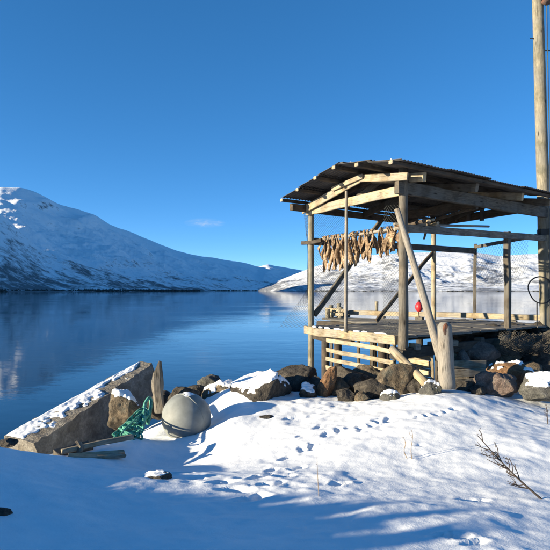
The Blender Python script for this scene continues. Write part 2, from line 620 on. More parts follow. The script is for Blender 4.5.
def base_h(x, y):
    x, y = np.clip(np.asarray(x, float), -9, 10), np.clip(np.asarray(y, float), -6, 15)
    z = TW[-3] + TW[-2] * x + TW[-1] * y
    for i, (gx, gy, _) in enumerate(GP):
        r2 = (x - gx) ** 2 + (y - gy) ** 2
        z = z + TW[i] * .5 * r2 * np.log(r2 + 1e-9)
    return z


def on_ground(px, py):
    """where the view ray through a photo pixel meets the snow"""
    lo = 2.0
    for k in range(400):
        Y = lo + k * .025
        p = at(px, py, Y)
        if p.z <= base_h(p.x, p.y):
            return p
    return at(px, py, 6.0)


FOOT = [  # footprints and scuffs: px, py, size, depth, direction in degrees
    (288, 456, .10, .07, 60), (297, 468, .10, .08, 60), (302, 448, .08, .05, 60), (313, 446, .10, .06, 60), (327, 435, .10, .05, 70), (338, 431, .10, .05, 75),
    (361, 430, .10, .045, 80), (350, 428, .08, .04, 80), (379, 422, .09, .04, 75), (389, 421, .09, .04, 75), (370, 426, .08, .04, 75), (342, 485, .09, .09, 20), (260, 479, .13, .10, 50), (249, 499, .15, .09, 30),
    (236, 492, .12, .07, 10), (272, 486, .10, .07, 30), (284, 478, .10, .06, 40), (222, 484, .10, .06, 10), (305, 421, .22, .035, 30), (293, 418, .12, .05, 30),
    (452, 537, .10, .08, 10), (474, 501, .10, .05, 10), (419, 419, .07, .03, 70), (428, 417, .07, .03, 70), (436, 415, .07, .03, 70), (446, 412, .07, .03, 70), (456, 410, .07, .03, 70),
    (300, 436, .08, .05, 60), (318, 428, .1, .04, 60), (180, 474, .10, .05, 0), (195, 478, .09, .05, 0), (478, 545, .09, .05, 20), (420, 445, .07, .03, 0), (270, 470, .08, .05, 60),
]
FP = []
for (px, py, s, dp, an) in FOOT:
    p = on_ground(px, py)
    FP.append((p.x, p.y, s * .78, dp * .48, math.radians(an)))


def ground(x, y):
    x, y = np.asarray(x, float), np.asarray(y, float)
    z = base_h(x, y)
    z = z + fbm(x * 1.1 + 3, y * 1.1, 3) * .022 + fbm(x * 4 + 9, y * 4, 3) * .007 + fbm(x * 13, y * 13, 2) * .0028
    # wind-packed ripples and the trampled patch in the middle
    tr = np.exp(-(((x + .1) / .9) ** 2 + ((y - 4.55) / .35) ** 2))
    z = z + fbm(x * 7 + 2, y * 7 + 5, 3) * .008 * tr
    tr2 = np.exp(-(((x - .8) / .8) ** 2 + ((y - 7.3) / .4) ** 2))
    z = z + fbm(x * 6 + 8, y * 6 + 1, 3) * .016 * tr2
    wx, wy = fbm(x * 9 + 4, y * 9, 3) * .035, fbm(x * 9, y * 9 + 31, 3) * .035
    for (fx, fy, s, dp, an) in FP:
        dx, dy = x - fx + wx, y - fy + wy
        u = (dx * math.cos(an) + dy * math.sin(an)) / (s * 1.35)
        v = (-dx * math.sin(an) + dy * math.cos(an)) / (s * .62)
        q = u * u + v * v
        z = z - dp * np.exp(-q ** 2) + dp * .22 * np.exp(-((np.sqrt(q) - 1.35) / .35) ** 2)
    return z


gx = np.concatenate([np.linspace(-60, -9, 40)[:-1], np.linspace(-9, -4.2, 60)[:-1], np.linspace(-4.2, 5.2, 430), np.linspace(5.2, 10, 60)[1:], np.linspace(10, 60, 40)[1:]])
gy = np.concatenate([np.linspace(-60, -6, 40)[:-1], np.linspace(-6, 2.4, 70)[:-1], np.linspace(2.4, 8.6, 320), np.linspace(8.6, 15, 110)[1:]])
GX, GY = np.meshgrid(gx, gy)
snow = struct(grid_obj('snow_ground', GX, GY, ground(GX, GY), M['snow']))


def gz(x, y):
    return float(ground(x, y))


# ------------------------------------------------------------------ fish-drying hut
N2, L2, R2, B2 = Vector((1.98, 8.5)), Vector((.707, 10.8)), Vector((5.5, 11.2)), Vector((3.85, 13.35))
DZ = 2.50                       # deck level
gd = (N2 - L2); GL = gd.length; gd = gd / GL          # along the gable, back corner to near corner
rd = (R2 - N2); RL = rd.length; rd = rd / RL          # along the ridge, near corner to the right


def hp(t, s, z):
    """t metres along the gable from the back-left post, s metres along the ridge, height z"""
    q = L2 + gd * t + rd * s
    return Vector((q.x, q.y, z))


hut = thing('drying_hut', (N2.x, N2.y, DZ), 'weathered open timber fish-drying hut on stilts with low gabled roof', 'hut')

# posts
log('post', [hp(0, 0, gz(*L2) - .25), hp(0, 0, DZ), hp(.0, 0, 4.86)], [.066, .06, .055], M['post'], hut, seed=1)
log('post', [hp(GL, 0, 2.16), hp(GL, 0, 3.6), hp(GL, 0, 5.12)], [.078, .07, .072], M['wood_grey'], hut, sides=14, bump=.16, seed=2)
log('post', [(B2.x, B2.y, DZ - .2), (B2.x, B2.y, 4.9)], [.06, .055], M['wood_pale'], hut, seed=3)
q = hp(GL, 3.0, 0)
beam('post', (q.x, q.y, DZ - .15), (q.x, q.y, 4.30), .10, .10, M['wood_grey'], hut, up=(rd.x, rd.y, 0))
q9 = B2 + rd * 1.75
beam('post', (q9.x, q9.y, DZ - .3), (q9.x, q9.y, 4.42), .08, .08, M['wood_grey'], hut)
# thin pale pole nailed outside the gable beam
p = hp(GL * .49, -.12, 0)
log('pole', [(p.x, p.y, DZ - .03), (p.x + .01, p.y, 4.98)], [.03, .025], M['driftwood'], hut, seed=4)

# tie beams, wall plates
beam('tie_beam', hp(-.05, -.07, 4.745), hp(GL - .02, -.07, 4.74), .05, .155, M['wood_pale'], hut)
beam('wall_plate', hp(GL + .02, -.16, 4.78), hp(GL + .02, 5.0, 4.78), .09, .20, M['wood_grey'], hut, jit=.006)
bl = Vector((L2.x, L2.y, 4.72))
beam('wall_plate', hp(.0, -.5, 4.80), Vector((B2.x, B2.y, 4.80)) + Vector((rd.x, rd.y, 0)) * .2, .09, .13, M['wood_dark'], hut)
beam('tie_beam', Vector((R2.x, R2.y, 4.93)), Vector((B2.x, B2.y, 4.84)), .08, .17, M['wood_dark'], hut)
mid = hp(0, RL * .55, 4.78)
beam('tie_beam', hp(GL - .05, RL * .52, 4.80), hp(.1, RL * .52, 4.80), .08, .16, M['wood_dark'], hut)

# roof planes
OV, RT = .69, GL * .66          # gable overhang, ridge position along the gable
TE, TN = -.08, GL + .58         # eaves: back, near
ZE, ZR, ZN = 4.865, 5.165, 4.93
SR = 4.12                        # far end of the roof along the ridge
HB, HN = RT - TE, TN - RT


def roofz(t):
    return ZE + (ZR - ZE) * (t - TE) / HB if t < RT else ZR + (ZN - ZR) * (t - RT) / HN


def corrugated(name, t0, t1, z0, z1, s0, s1, parent):
    nw = int((s1 - s0) / .076 * 6)
    V, Fc = [], []
    th = .004
    for side in (0, 1):
        for i in range(nw + 1):
            s = s0 + (s1 - s0) * i / nw
            wv = .010 * math.sin(s / .076 * 2 * math.pi)
            for (t, z) in ((t0, z0), ((t0 + t1) / 2, (z0 + z1) / 2 - .004), (t1, z1)):
                V.append(hp(t, s, z + wv + (th if side else 0)))
    k = (nw + 1) * 3
    for i in range(nw):
        for j in range(2):
            a = i * 3 + j
            Fc.append((a, a + 1, a + 4, a + 3))
            Fc.append((k + a, k + a + 3, k + a + 4, k + a + 1))
    for i in range(nw):
        Fc.append((i * 3, i * 3 + 3, k + i * 3 + 3, k + i * 3))
        Fc.append((i * 3 + 2, k + i * 3 + 2, k + i * 3 + 5, i * 3 + 5))
    for i in (0, nw):
        for j in range(2):
            a = i * 3 + j
            Fc.append((a, a + 1, k + a + 1, k + a) if i else (a, k + a, k + a + 1, a + 1))
    return mesh_obj(name, V, Fc, M['tin'], parent, smooth=False)


rs = random.Random(5)
cols = [(-OV, .48), (.42, 1.58), (1.52, 2.68), (2.62, 3.48), (3.42, SR)]
rowsB = 3
for r in range(rowsB):          # back slope, three lapped courses, upper over lower
    t0 = TE + HB * r / rowsB
    t1 = TE + HB * (r + 1) / rowsB + (.10 if r < rowsB - 1 else .03)
    for c, (s0, s1) in enumerate(cols):
        j = rs.uniform(-.05, .02) if c == 0 else 0
        dz = .012 * (c % 2)
        lift = .075
        corrugated('roof_sheet', t0, t1, roofz(t0) + lift + .028 + dz, roofz(min(t1, RT)) + lift - .0 + dz + .008 * r, s0 + j, s1, hut)
for r in range(2):              # near slope
    t1 = TN - HN * r / 2 + (0 if r == 0 else .10)
    t0 = TN - HN * (r + 1) / 2 - (.0 if r == 0 else .03)
    for c, (s0, s1) in enumerate(cols):
        j = rs.uniform(-.04, .03) if c == 0 else 0
        dz = .012 * (c % 2)
        e = rs.uniform(-.03, .03) if r == 0 else 0
        corrugated('roof_sheet', t0, t1 + e, roofz(max(t0, RT)) + .075 + dz, roofz(t1) + .075 + .022 * r + dz, s0 + j, s1, hut)
beam('ridge_cap', hp(RT, -OV + .06, ZR + .098), hp(RT, SR, ZR + .098), .16, .012, M['tin'], hut, jit=.002)
# purlins (pale pieces on their ends put sunlight into the colour)
for k, t in enumerate((TE + .05, TE + HB / 3 + .04, TE + 2 * HB / 3 + .04, RT - .06, RT + HN * .38, TN - .12)):
    z = roofz(t) + .035
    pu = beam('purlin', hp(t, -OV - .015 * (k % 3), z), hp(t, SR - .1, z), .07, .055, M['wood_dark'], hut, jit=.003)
    beam('sawn_end', hp(t, -OV - .035 - .015 * (k % 3), z), hp(t, -OV - .016 - .015 * (k % 3), z), .068, .053, M['wood_pale'], pu, jit=.001, seg=1)
# screws along the upper verge
for k, t in enumerate((.55, 1.05, 1.55, 2.0, 2.5, 2.95)):
    z = roofz(t) + .075
    log('screw', [hp(t, -OV + .09, z), hp(t, -OV + .09, z + .035)], [.016, .013], M['nail'], hut, sides=8, sub=1)

# gable fascia boards and rafters
fz = lambda t: roofz(t) - .06
beam('fascia_board', hp(-.12, -.15, fz(-.12) - .03), hp(RT - .01, -.15, fz(RT) - .03), .035, .15, M['wood_pale'], hut, up=(0, 0, 1))
beam('fascia_board', hp(RT + .012, -.15, fz(RT) - .035), hp(GL + .25, -.15, fz(GL + .25) - .03), .035, .12, M['wood_pale'], hut)
beam('fascia_board', hp(RT * .56, -.20, fz(RT * .56) + .02), hp(RT + .1, -.20, fz(RT + .1) - .0), .03, .08, M['wood_pale'], hut)
for s in (.12, 1.5, 2.95, 4.0):
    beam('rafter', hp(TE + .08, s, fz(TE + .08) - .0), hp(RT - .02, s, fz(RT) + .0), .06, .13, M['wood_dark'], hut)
    beam('rafter', hp(RT + .02, s, fz(RT) + .0), hp(TN - .22, s, fz(TN - .22) + .0), .07, .14, M['wood_pale' if s in (.12, 2.95) else 'wood_grey'], hut)
beam('rafter', hp(RT - .55, -.02, 4.70), hp(RT + .06, .35, 5.12), .07, .09, M['wood_grey'], hut)
beam('rafter', hp(GL - .1, .25, 4.86), hp(GL - 1.0, 1.5, 5.1), .07, .11, M['wood_pale'], hut)
# hanging boards at the back under the roof
rs = random.Random(9)
for k in range(5):
    u = .42 + k * .12
    q = B2.lerp(R2, u - .40)
    beam('gable_board', (q.x - .08, q.y - .05, 4.78 + rs.uniform(-.03, .03)), (q.x - .08, q.y - .05, 5.10), .13 if k != 2 else .07, .025, M['wood_dark'], hut, up=(gd.x, gd.y, 0))
# braces in the back wall, near-left foot to plate and mid floor to back post
bw = (B2 - L2).normalized()
bp = lambda s, z: Vector((L2.x + bw.x * s, L2.y + bw.y * s, z))
BL = (B2 - L2).length
beam('brace', bp(.10, DZ + .22), bp(2.15, 4.78), .06, .105, M['wood_grey'], hut)
beam('brace', bp(1.95, DZ + .03), bp(BL - .04, 4.12), .05, .09, M['wood_dark'], hut)
# rails
beam('rail', hp(-.25, -.06, 4.14), hp(.45, -.06, 4.15), .05, .07, M['wood_dark'], hut)
log('fish_pole', [hp(.12, .14, 4.20), hp(1.3, .14, 4.185), hp(GL + .05, .14, 4.20)], [.026, .03, .027], M['driftwood'], hut, seed=6)
beam('rail', hp(GL + .03, .04, 4.16), hp(GL + .03, RL + .3, 4.27), .05, .12, M['wood_grey'], hut, jit=.004)
beam('rail', bp(.1, 4.17), Vector((q9.x, q9.y, 4.24)), .06, .14, M['wood_grey'], hut, jit=.003)
beam('rail', (q9.x, q9.y, 4.34), hp(GL, RL - .35, 4.29), .05, .08, M['wood_grey'], hut, jit=.003)
beam('rail', bp(BL * .72, 4.62), hp(GL, 2.0, 4.66), .05, .05, M['wood_dark'], hut)
# loose poles laid over the rails
for k, (a, b, r, mt) in enumerate([((hp(GL + .25, .35, 4.27)), hp(.55, 2.9, 4.34), .028, 'wood_grey'), (hp(GL + .15, .7, 4.28), hp(.3, 2.0, 4.31), .024, 'wood_pale'),
                                   (hp(GL - .75, .55, 4.345), hp(GL - .35, 2.9, 4.43), .026, 'driftwood'), (hp(GL + .3, .18, 4.26), hp(.9, 1.1, 4.3), .03, 'wood_dark'),
                                   (hp(GL + .22, .5, 4.31), hp(GL - 1.5, 1.0, 4.33), .02, 'wood_pale')]):
    log('crossbar', [a, b], [r, r * .8], M[mt], hut, seed=20 + k)

# deck
boulder_snow = []
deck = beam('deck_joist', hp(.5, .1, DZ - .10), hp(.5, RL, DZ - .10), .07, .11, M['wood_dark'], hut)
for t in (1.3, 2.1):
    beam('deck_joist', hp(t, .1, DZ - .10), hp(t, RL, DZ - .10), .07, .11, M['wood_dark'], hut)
npl = 17
for k in range(npl):
    s0 = .02 + k * (RL + .35) / npl
    wd = (RL + .35) / npl - .016
    beam('deck_plank', hp(-.03 - rs.uniform(0, .06), s0 + wd / 2, DZ - .02 + rs.uniform(-.004, .004)), hp(GL + .06 + rs.uniform(-.02, .06), s0 + wd / 2, DZ - .02 + rs.uniform(-.004, .004)), wd, .035, M['deck'], hut, jit=.002)
beam('edge_beam', hp(-.14, -.06, DZ - .085), hp(GL - .10, -.06, DZ - .075), .07, .15, M['wood_pale'], hut, jit=.008)
for k in range(9):
    t = .12 + k * .27 + rs.uniform(-.08, .08)
    boulder_snow.append((t, rs.uniform(.05, .13)))
beam('edge_beam', hp(-.05, .03, DZ - .21), hp(GL * .5, .03, DZ - .21), .08, .08, M['wood_dark'], hut)
beam('edge_beam', hp(GL + .02, -.05, DZ - .26), hp(GL + .02, RL + .4, DZ - .24), .12, .16, M['wood_dark'], hut)
for k, s in enumerate((.16, .62, 1.15, 1.95, 2.75, 3.6)):    # short packing blocks between the joists and the beam
    beam('packing_block', hp(GL + .05, s, DZ - .18), hp(GL + .05, s + .12, DZ - .18), .14, .10, M['wood_pale' if k in (0, 2, 4) else 'wood_grey'], hut, seg=2)
for k, (s0, s1, z) in enumerate(((.95, 2.7, 2.13), (2.72, 4.7, 2.12), (1.0, 4.7, 1.99), (1.5, 4.6, 1.86))):
    beam('cribbing_board', hp(GL + .01 - .02 * (k % 2), s0, z - .045), hp(GL + .01, s1, z - .055), .05, .125, M['wood_pale'], hut)
beam('support_block', hp(GL - .14, -.09, 2.24), hp(GL + .10, -.03, 2.20), .17, .17, M['wood_dark'], hut)
# slatted side below the deck
for k, (za, zb) in enumerate(((2.27, 2.24), (2.09, 2.06), (1.93, 1.90), (1.76, 1.72))):
    beam('slat', hp(GL * .22, -.03, za), hp(GL * .93, -.03, zb), .028, .075, M['wood_pale'], hut, jit=.006)
for t in (.25, .56, .70, .91):
    beam('stud', hp(GL * t, .035, DZ - .17), hp(GL * t, .035, 1.35), .05, .07, M['wood_grey'], hut)
# plank wall standing under the deck, facing left
for k in range(4):
    z = 2.12 - k * .135
    beam('wall_plank', hp(GL - .02, .72, z), hp(GL - .78, .72, z - .01), .03, .128, M['wood_pale'], hut, jit=.004)
beam('stud', hp(GL + .03, .69, 2.20), hp(GL + .03, .69, 1.55), .05, .07, M['wood_pale'], hut)
for k, (px0, px1, z0) in enumerate(((441, 507, 1.62), (440, 524, 1.765), (441, 496, 1.91), (442, 486, 2.05))):
    a, b = at(px0, 290, 8.5 + .015 * k), at(px1, 290, 8.5 + (px1 - 440) * .005 + .015 * k)
    beam('retaining_board', (a.x, a.y, z0), (b.x, b.y, z0 - .02), .035, .125, M['wood_pale'], hut)
a = at(452, 290, 8.46)
beam('stud', (a.x, a.y, 1.98), (a.x + .03, a.y, 1.5), .09, .05, M['wood_pale'], hut, up=(1, 0, 0))
for (t, s) in ((.2, 1.6), (.15, 3.2), (1.3, 2.5)):
    p = hp(t, s, DZ - .15)
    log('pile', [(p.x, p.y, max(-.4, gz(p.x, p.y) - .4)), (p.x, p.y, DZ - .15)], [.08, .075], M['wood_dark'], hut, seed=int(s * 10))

# ------------------------------------------------------------------ timber pier behind the hut
K0, K1 = Vector((1.72, 16.0)), Vector((6.9, 12.05))
kd = (K1 - K0).normalized(); kn = Vector((-kd.y, kd.x))      # kn points away from the camera
if kn.y > 0:
    kn = -kn
pier = thing('timber_pier', (K0.x, K0.y, 2.4), 'grey timber pier with raised kerb beam behind the drying hut', 'pier')
KL = (K1 - K0).length
kp = lambda u, v, z: Vector((K0.x + kd.x * u + kn.x * v, K0.y + kd.y * u + kn.y * v, z))
beam('kerb_beam', kp(0, 0, 2.575), kp(2.6, 0, 2.575), .14, .13, M['wood_pale'], pier)
beam('kerb_beam', kp(2.63, 0, 2.575), kp(KL, 0, 2.575), .14, .13, M['wood_pale'], pier)
for u in (.3, 1.4, 2.5, 3.6, 4.8, 6.0):
    beam('kerb_block', kp(u, 0, 2.47), kp(u + .2, 0, 2.47), .13, .07, M['wood_grey'], pier, seg=1)
for k in range(10):
    v = .08 + k * .17
    u0 = max(0, (k - 3) * .25)
    beam('pier_plank', kp(u0, v, 2.405 + rs.uniform(-.004, .004)), kp(KL, v, 2.405), .155, .05, M['deck'], pier, jit=.002)
beam('pier_beam', kp(0, .12, 2.26), kp(KL, .12, 2.26), .16, .22, M['wood_grey'], pier)
beam('pier_beam', kp(.05, .95, 2.26), kp(KL, .95, 2.26), .16, .22, M['wood_dark'], pier)
for (u, v) in ((.2, .12), (1.7, .12), (3.2, .12), (4.8, .12), (.3, .95), (2.0, .95), (3.6, .95)):
    p = kp(u, v, 0)
    log('pile', [(p.x, p.y, -1.2), (p.x, p.y, 2.2)], [.12, .11], M['wood_dark'], pier, seed=int(u * 10))
# cluttered left end: short mooring posts and crossed boards
for k, (u, v, h) in enumerate(((.05, .25, .40), (.22, .10, .46), (.42, .36, .36), (.12, .55, .30))):
    p = kp(u, v, 2.38)
    log('mooring_post', [p, (p.x, p.y, 2.38 + h)], [.07, .065], M['post'], pier, seed=30 + k)
beam('cross_board', kp(-.1, .32, 2.66), kp(.62, .42, 2.64), .03, .10, M['wood_pale'], pier)
beam('cross_board', kp(-.05, .34, 2.53), kp(.55, .44, 2.53), .03, .09, M['wood_pale'], pier)
p = kp(1.35, -.02, 2.64)
log('mooring_post', [p, (p.x, p.y, 2.90)], [.045, .05], M['post'], pier, seed=44)

# red float on the kerb
p = at(419, 305, 14.52)
V, Fc = [], []


def lathe(name, prof, mat, parent=None, loc=(0, 0, 0), rot=None, sides=20, wob=0.0, seed=0):
    V, Fc = [], []
    for i, (r, z) in enumerate(prof):
        for k in range(sides):
            a = 2 * math.pi * k / sides
            rr = r * (1 + wob * mnoise.noise(Vector((math.cos(a) + seed, math.sin(a), z * 3))))
            V.append((rr * math.cos(a), rr * math.sin(a), z))
    for i in range(len(prof) - 1):
        for k in range(sides):
            Fc.append((i * sides + k, i * sides + (k + 1) % sides, (i + 1) * sides + (k + 1) % sides, (i + 1) * sides + k))
    Fc.append(tuple(range(sides - 1, -1, -1)))
    Fc.append(tuple((len(prof) - 1) * sides + k for k in range(sides)))
    m = Matrix.Translation(Vector(loc))
    if rot:
        m = m @ rot.to_4x4()
    return mesh_obj(name, V, Fc, mat, parent, m, smooth=True)


# ------------------------------------------------------------------ red float
rb = thing('red_float', (p.x, p.y, 2.64), 'small red net float standing on the pier kerb behind the leaning pole', 'float')
pr = [(.015, 0), (.05, .015), (.088, .055), (.104, .115), (.098, .18), (.07, .23), (.04, .26), (.03, .27)]
lathe('shell', pr, M['buoy_red'], rb, (p.x, p.y, 2.635))
lathe('eyelet', [(.03, 0), (.035, .03), (.03, .06), (.015, .07)], M['black'], rb, (p.x, p.y, 2.89), sides=10)

# ------------------------------------------------------------------ boulders


def boulder_mesh(name, size, mat, seed, flat=13, sub=5, parent=None, mat4=None, rough=1.0):
    bm = bmesh.new()
    bmesh.ops.create_icosphere(bm, subdivisions=sub, radius=1.0)
    r = random.Random(seed)
    planes = [(Vector((r.gauss(0, 1), r.gauss(0, 1), r.gauss(0, .8))).normalized(), r.uniform(.62, .88)) for _ in range(flat)]
    sv = Vector((seed * 3.7, seed * 1.3, seed * 2.1))
    for v in bm.verts:
        c = v.co.copy()
        for (n, d) in planes:
            e = c.dot(n) - d
            if e > 0:
                c -= n * e * .97
        k = 1 + rough * (.16 * mnoise.noise(c * 1.5 + sv) + .07 * mnoise.noise(c * 3.7 + sv) - .05 * abs(mnoise.noise(c * 6 + sv)) + .03 * mnoise.noise(c * 12 + sv) + .016 * mnoise.noise(c * 25 + sv))
        c *= k
        v.co = Vector((c.x * size[0], c.y * size[1], c.z * size[2]))
    me = bpy.data.meshes.new(name)
    bm.to_mesh(me); bm.free()
    me.polygons.foreach_set('use_smooth', [True] * len(me.polygons))
    me.materials.append(mat)
    return link(bpy.data.objects.new(name, me), parent, mat4)


def snow_cap(parent_obj, m4, thick=.04, zmin=.55, seed=1, cover=.0):
    """snow lying on the upward faces of a boulder"""
    src = parent_obj.data
    bm = bmesh.new(); bm.from_mesh(src)
    R = m4.to_3x3()
    bm.normal_update()
    keep = {}
    zs = [(m4 @ v.co).z for v in bm.verts]
    zt, zb = max(zs), min(zs)
    for v in bm.verts:
        n = (R @ v.normal).normalized()
        wz = ((m4 @ v.co).z - zb) / (zt - zb)
        nn = mnoise.noise(m4 @ v.co * 5 + Vector((seed, 0, 0))) * .3 + mnoise.noise(m4 @ v.co * 16) * .15
        keep[v] = n.z + nn + cover - (0.25 if wz < .6 else 0)
    fs = [f for f in bm.faces if sum(keep[v] for v in f.verts) / len(f.verts) > zmin]
    if len(fs) < 4:
        bm.free(); return None
    vid, V, Fc = {}, [], []
    edge_count = {}
    for f in fs:
        for e in f.edges:
            edge_count[e] = edge_count.get(e, 0) + 1
    border = {v for e, c in edge_count.items() if c == 1 for v in e.verts}
    up = R.inverted() @ Vector((0, 0, 1))
    for f in fs:
        for v in f.verts:
            if v not in vid:
                vid[v] = len(V)
                V.append(v.co + up * (-.012 if v in border else thick * min(1, max(0, keep[v] - zmin) * 3.2 + .05) * (1 + .5 * mnoise.noise(v.co * 7))))
        Fc.append(tuple(vid[v] for v in f.verts))
    bm.free()
    return mesh_obj('snow_cap', V, Fc, M['snow'], parent_obj, m4, smooth=True)


def boulder(px, py, Y, wpx, hpx, mat, label, seed, depth=None, rot=0, tilt=0, cap=None, zmin=.55, group=None, sub=5, name='boulder'):
    c = at(px, py, Y)
    sx, sz = wpx / F * Y / 2 * 1.12, hpx / F * Y / 2 * 1.15
    sy = depth if depth else (sx + sz) / 2
    m = Matrix.Translation(c) @ Matrix.Rotation(math.radians(tilt), 4, 'Y') @ Matrix.Rotation(math.radians(rot), 4, 'Z')
    o = boulder_mesh(name, (sx, sy, sz), M[mat], seed, mat4=m, sub=sub)
    tag(o, label, 'boulder', group)
    if cap:
        snow_cap(o, m, cap, zmin, seed)
    return o


for (t, w_) in boulder_snow:
    c = hp(t, -.055, DZ + .0)
    boulder_mesh('snow_patch', (w_, .035, .022), M['snow'], int(t * 100), flat=3, sub=3, parent=hut, mat4=Matrix.Translation(c) @ Matrix.Rotation(math.atan2(gd.y, gd.x), 4, 'Z'))
boulder(211, 386, 9.4, 28, 18, 'rock_grey', 'smooth grey boulder at the water edge behind the round buoy', 2, .28)
boulder(222, 400, 8.2, 36, 34, 'rock_brown', 'brown boulder with snow just right of the round buoy', 3, .34, cap=.04, zmin=.6)
boulder(264, 392, 8.0, 66, 40, 'rock_dark', 'large dark boulder capped with snow right of the buoy', 5, .5, tilt=-10, cap=.035, zmin=.55)
boulder(293, 386, 8.7, 60, 42, 'rock_dark', 'black boulder below the left post of the hut', 6, .5, tilt=10)
boulder(327, 384, 8.0, 17, 34, 'rock_orange', 'upright orange-brown boulder in front of the slatted side', 7, .16, tilt=18)
boulder(352, 383, 8.4, 50, 30, 'rock_dark', 'dark boulder in front of the lowest slats, right of the orange one', 8, .35, tilt=6)
boulder(397, 382, 7.9, 50, 46, 'rock_brown', 'largest brown boulder under the near corner post', 9, .36, tilt=8)
boulder(373, 391, 7.75, 36, 22, 'rock_dark', 'low dark boulder left of the largest brown boulder', 10, .22)
boulder(431, 391, 7.35, 24, 17, 'rock_grey', 'small rounded grey boulder below the foot of the stump', 11, .16, cap=.03, zmin=.75)
boulder(345, 396, 7.6, 22, 13, 'rock_dark', 'small dark stone in the snow below the orange boulder', 12, .13)
boulder(243, 394, 8.3, 30, 24, 'rock_brown', 'brown boulder wedged left of the large snow-capped one', 41, .28, cap=.03, zmin=.6)
boulder(314, 388, 8.3, 26, 22, 'rock_dark', 'dark boulder wedged just left of the upright orange one', 42, .25)
boulder(338, 389, 8.1, 22, 20, 'rock_brown', 'small brown boulder wedged right of the orange one', 43, .2)
boulder(366, 380, 8.6, 36, 28, 'rock_brown', 'brown boulder behind the low dark one below the slats', 44, .3)
boulder(416, 389, 7.7, 22, 20, 'rock_dark', 'dark boulder under the lower end of the sloping log', 45, .2)
boulder(362, 397, 7.5, 16, 10, 'rock_brown', 'small brown stone in the snow below the low dark boulder', 46, .1)
boulder(478, 391, 7.45, 18, 10, 'rock_dark', 'small dark stone left of the pinkish boulder', 47, .1)
boulder(197, 392, 8.7, 24, 16, 'rock_dark', 'dark boulder behind the buoy beside the smooth grey one', 48, .22)
boulder(308, 393, 7.9, 24, 14, 'rock_dark', 'small black stone half buried left of the orange boulder', 32, .14, cap=.03, zmin=.6)
boulder(392, 398, 7.4, 22, 12, 'rock_grey', 'small grey stone at the foot of the largest boulder', 33, .12, cap=.03, zmin=.6)
boulder(124, 412, 7.7, 34, 36, 'rock_brown', 'brown boulder with snow top beside the concrete slab', 13, .26, tilt=-12, cap=.035, zmin=.55)
boulder(183, 399, 7.9, 32, 26, 'rock_dark', 'dark boulder between the upright stake and the buoy', 14, .24, tilt=-14)
boulder(160, 405, 8.2, 26, 26, 'rock_dark', 'dark boulder behind the foot of the upright stake', 34, .26)
boulder(516, 377, 8.0, 58, 24, 'rock_orange', 'long flat orange boulder with a snow top at the right', 15, .26, tilt=6, cap=.045, zmin=.8)
boulder(497, 385, 7.6, 42, 25, 'rock_pink', 'pinkish boulder in front of the long orange boulder', 16, .22, tilt=5)
boulder(545, 390, 7.3, 48, 28, 'rock_grey', 'grey snow-topped boulder at the right edge of the photo', 17, .26, cap=.04, zmin=.6)
boulder(462, 387, 7.7, 26, 14, 'rock_dark', 'dark low stone right of the foot of the stump', 18, .16)
boulder(8, 443, 5.6, 20, 9, 'rock_dark', 'small dark stone poking from the snow under the slab tip', 19, .09)
boulder(2, 514, 3.42, 22, 15, 'rock_dark', 'small black stone in the shaded snow at the left edge', 20, .05, rot=30)
boulder(156, 478, 4.7, 30, 13, 'rock_dark', 'dark stone with snow dusting in the middle foreground', 21, .10, cap=.012, zmin=.8)
boulder(268, 418, 7.0, 16, 7, 'rock_dark', 'flat dark stone sunk in snow below the snow-capped boulder', 22, .10)
# rubble that carries the right side of the deck
rs = random.Random(21)
UL = ['round pale boulder under the right deck, nearest the stump', 'flat brown boulder under the right deck, top row', 'grey boulder under the right deck below the wall beam', 'wide dark boulder under the right deck beneath the net heap',
      'low grey boulder under the right deck, second row', 'blocky brown boulder under the right deck, second row', 'large dark boulder under the right deck beside the mast', 'small boulder wedged under the right deck, lowest row',
      'black boulder under the right deck at the photo edge', 'round brown boulder under the right deck, lowest row',
      'dark boulder deep under the deck just right of the stump', 'dark boulder deep under the deck below its middle', 'dark boulder deep under the deck below the banded post', 'dark boulder deep under the deck behind the net heap']
UB = [(459, 365, 9.3, 17, 16, 'rock_pink'), (480, 355, 9.6, 40, 16, 'rock_pink'), (500, 358, 9.8, 36, 18, 'rock_brown'), (523, 358, 10.0, 42, 22, 'rock_dark'), (476, 369, 9.5, 34, 15, 'rock_grey'),  # upper stones get lighter rock colours, standing in for sunlight on them
      (504, 371, 9.6, 30, 16, 'rock_brown'), (540, 368, 9.7, 40, 28, 'rock_dark'), (462, 379, 9.0, 22, 14, 'rock_dark'), (556, 352, 10.3, 30, 26, 'rock_dark'), (530, 379, 9.2, 26, 16, 'rock_brown'),
      (462, 350, 10.6, 36, 24, 'rock_dark'), (487, 347, 10.9, 40, 24, 'rock_dark'), (512, 346, 11.1, 40, 26, 'rock_dark'), (540, 345, 11.3, 44, 26, 'rock_dark')]
for k, (b, lb) in enumerate(zip(UB, UL)):
    boulder(b[0], b[1] - 3, b[2] + .1, b[3] * 1.1, b[4] * 1.5, b[5], lb, 50 + k, depth=.4, tilt=rs.uniform(-10, 10), group='rubble under the deck', sub=3)

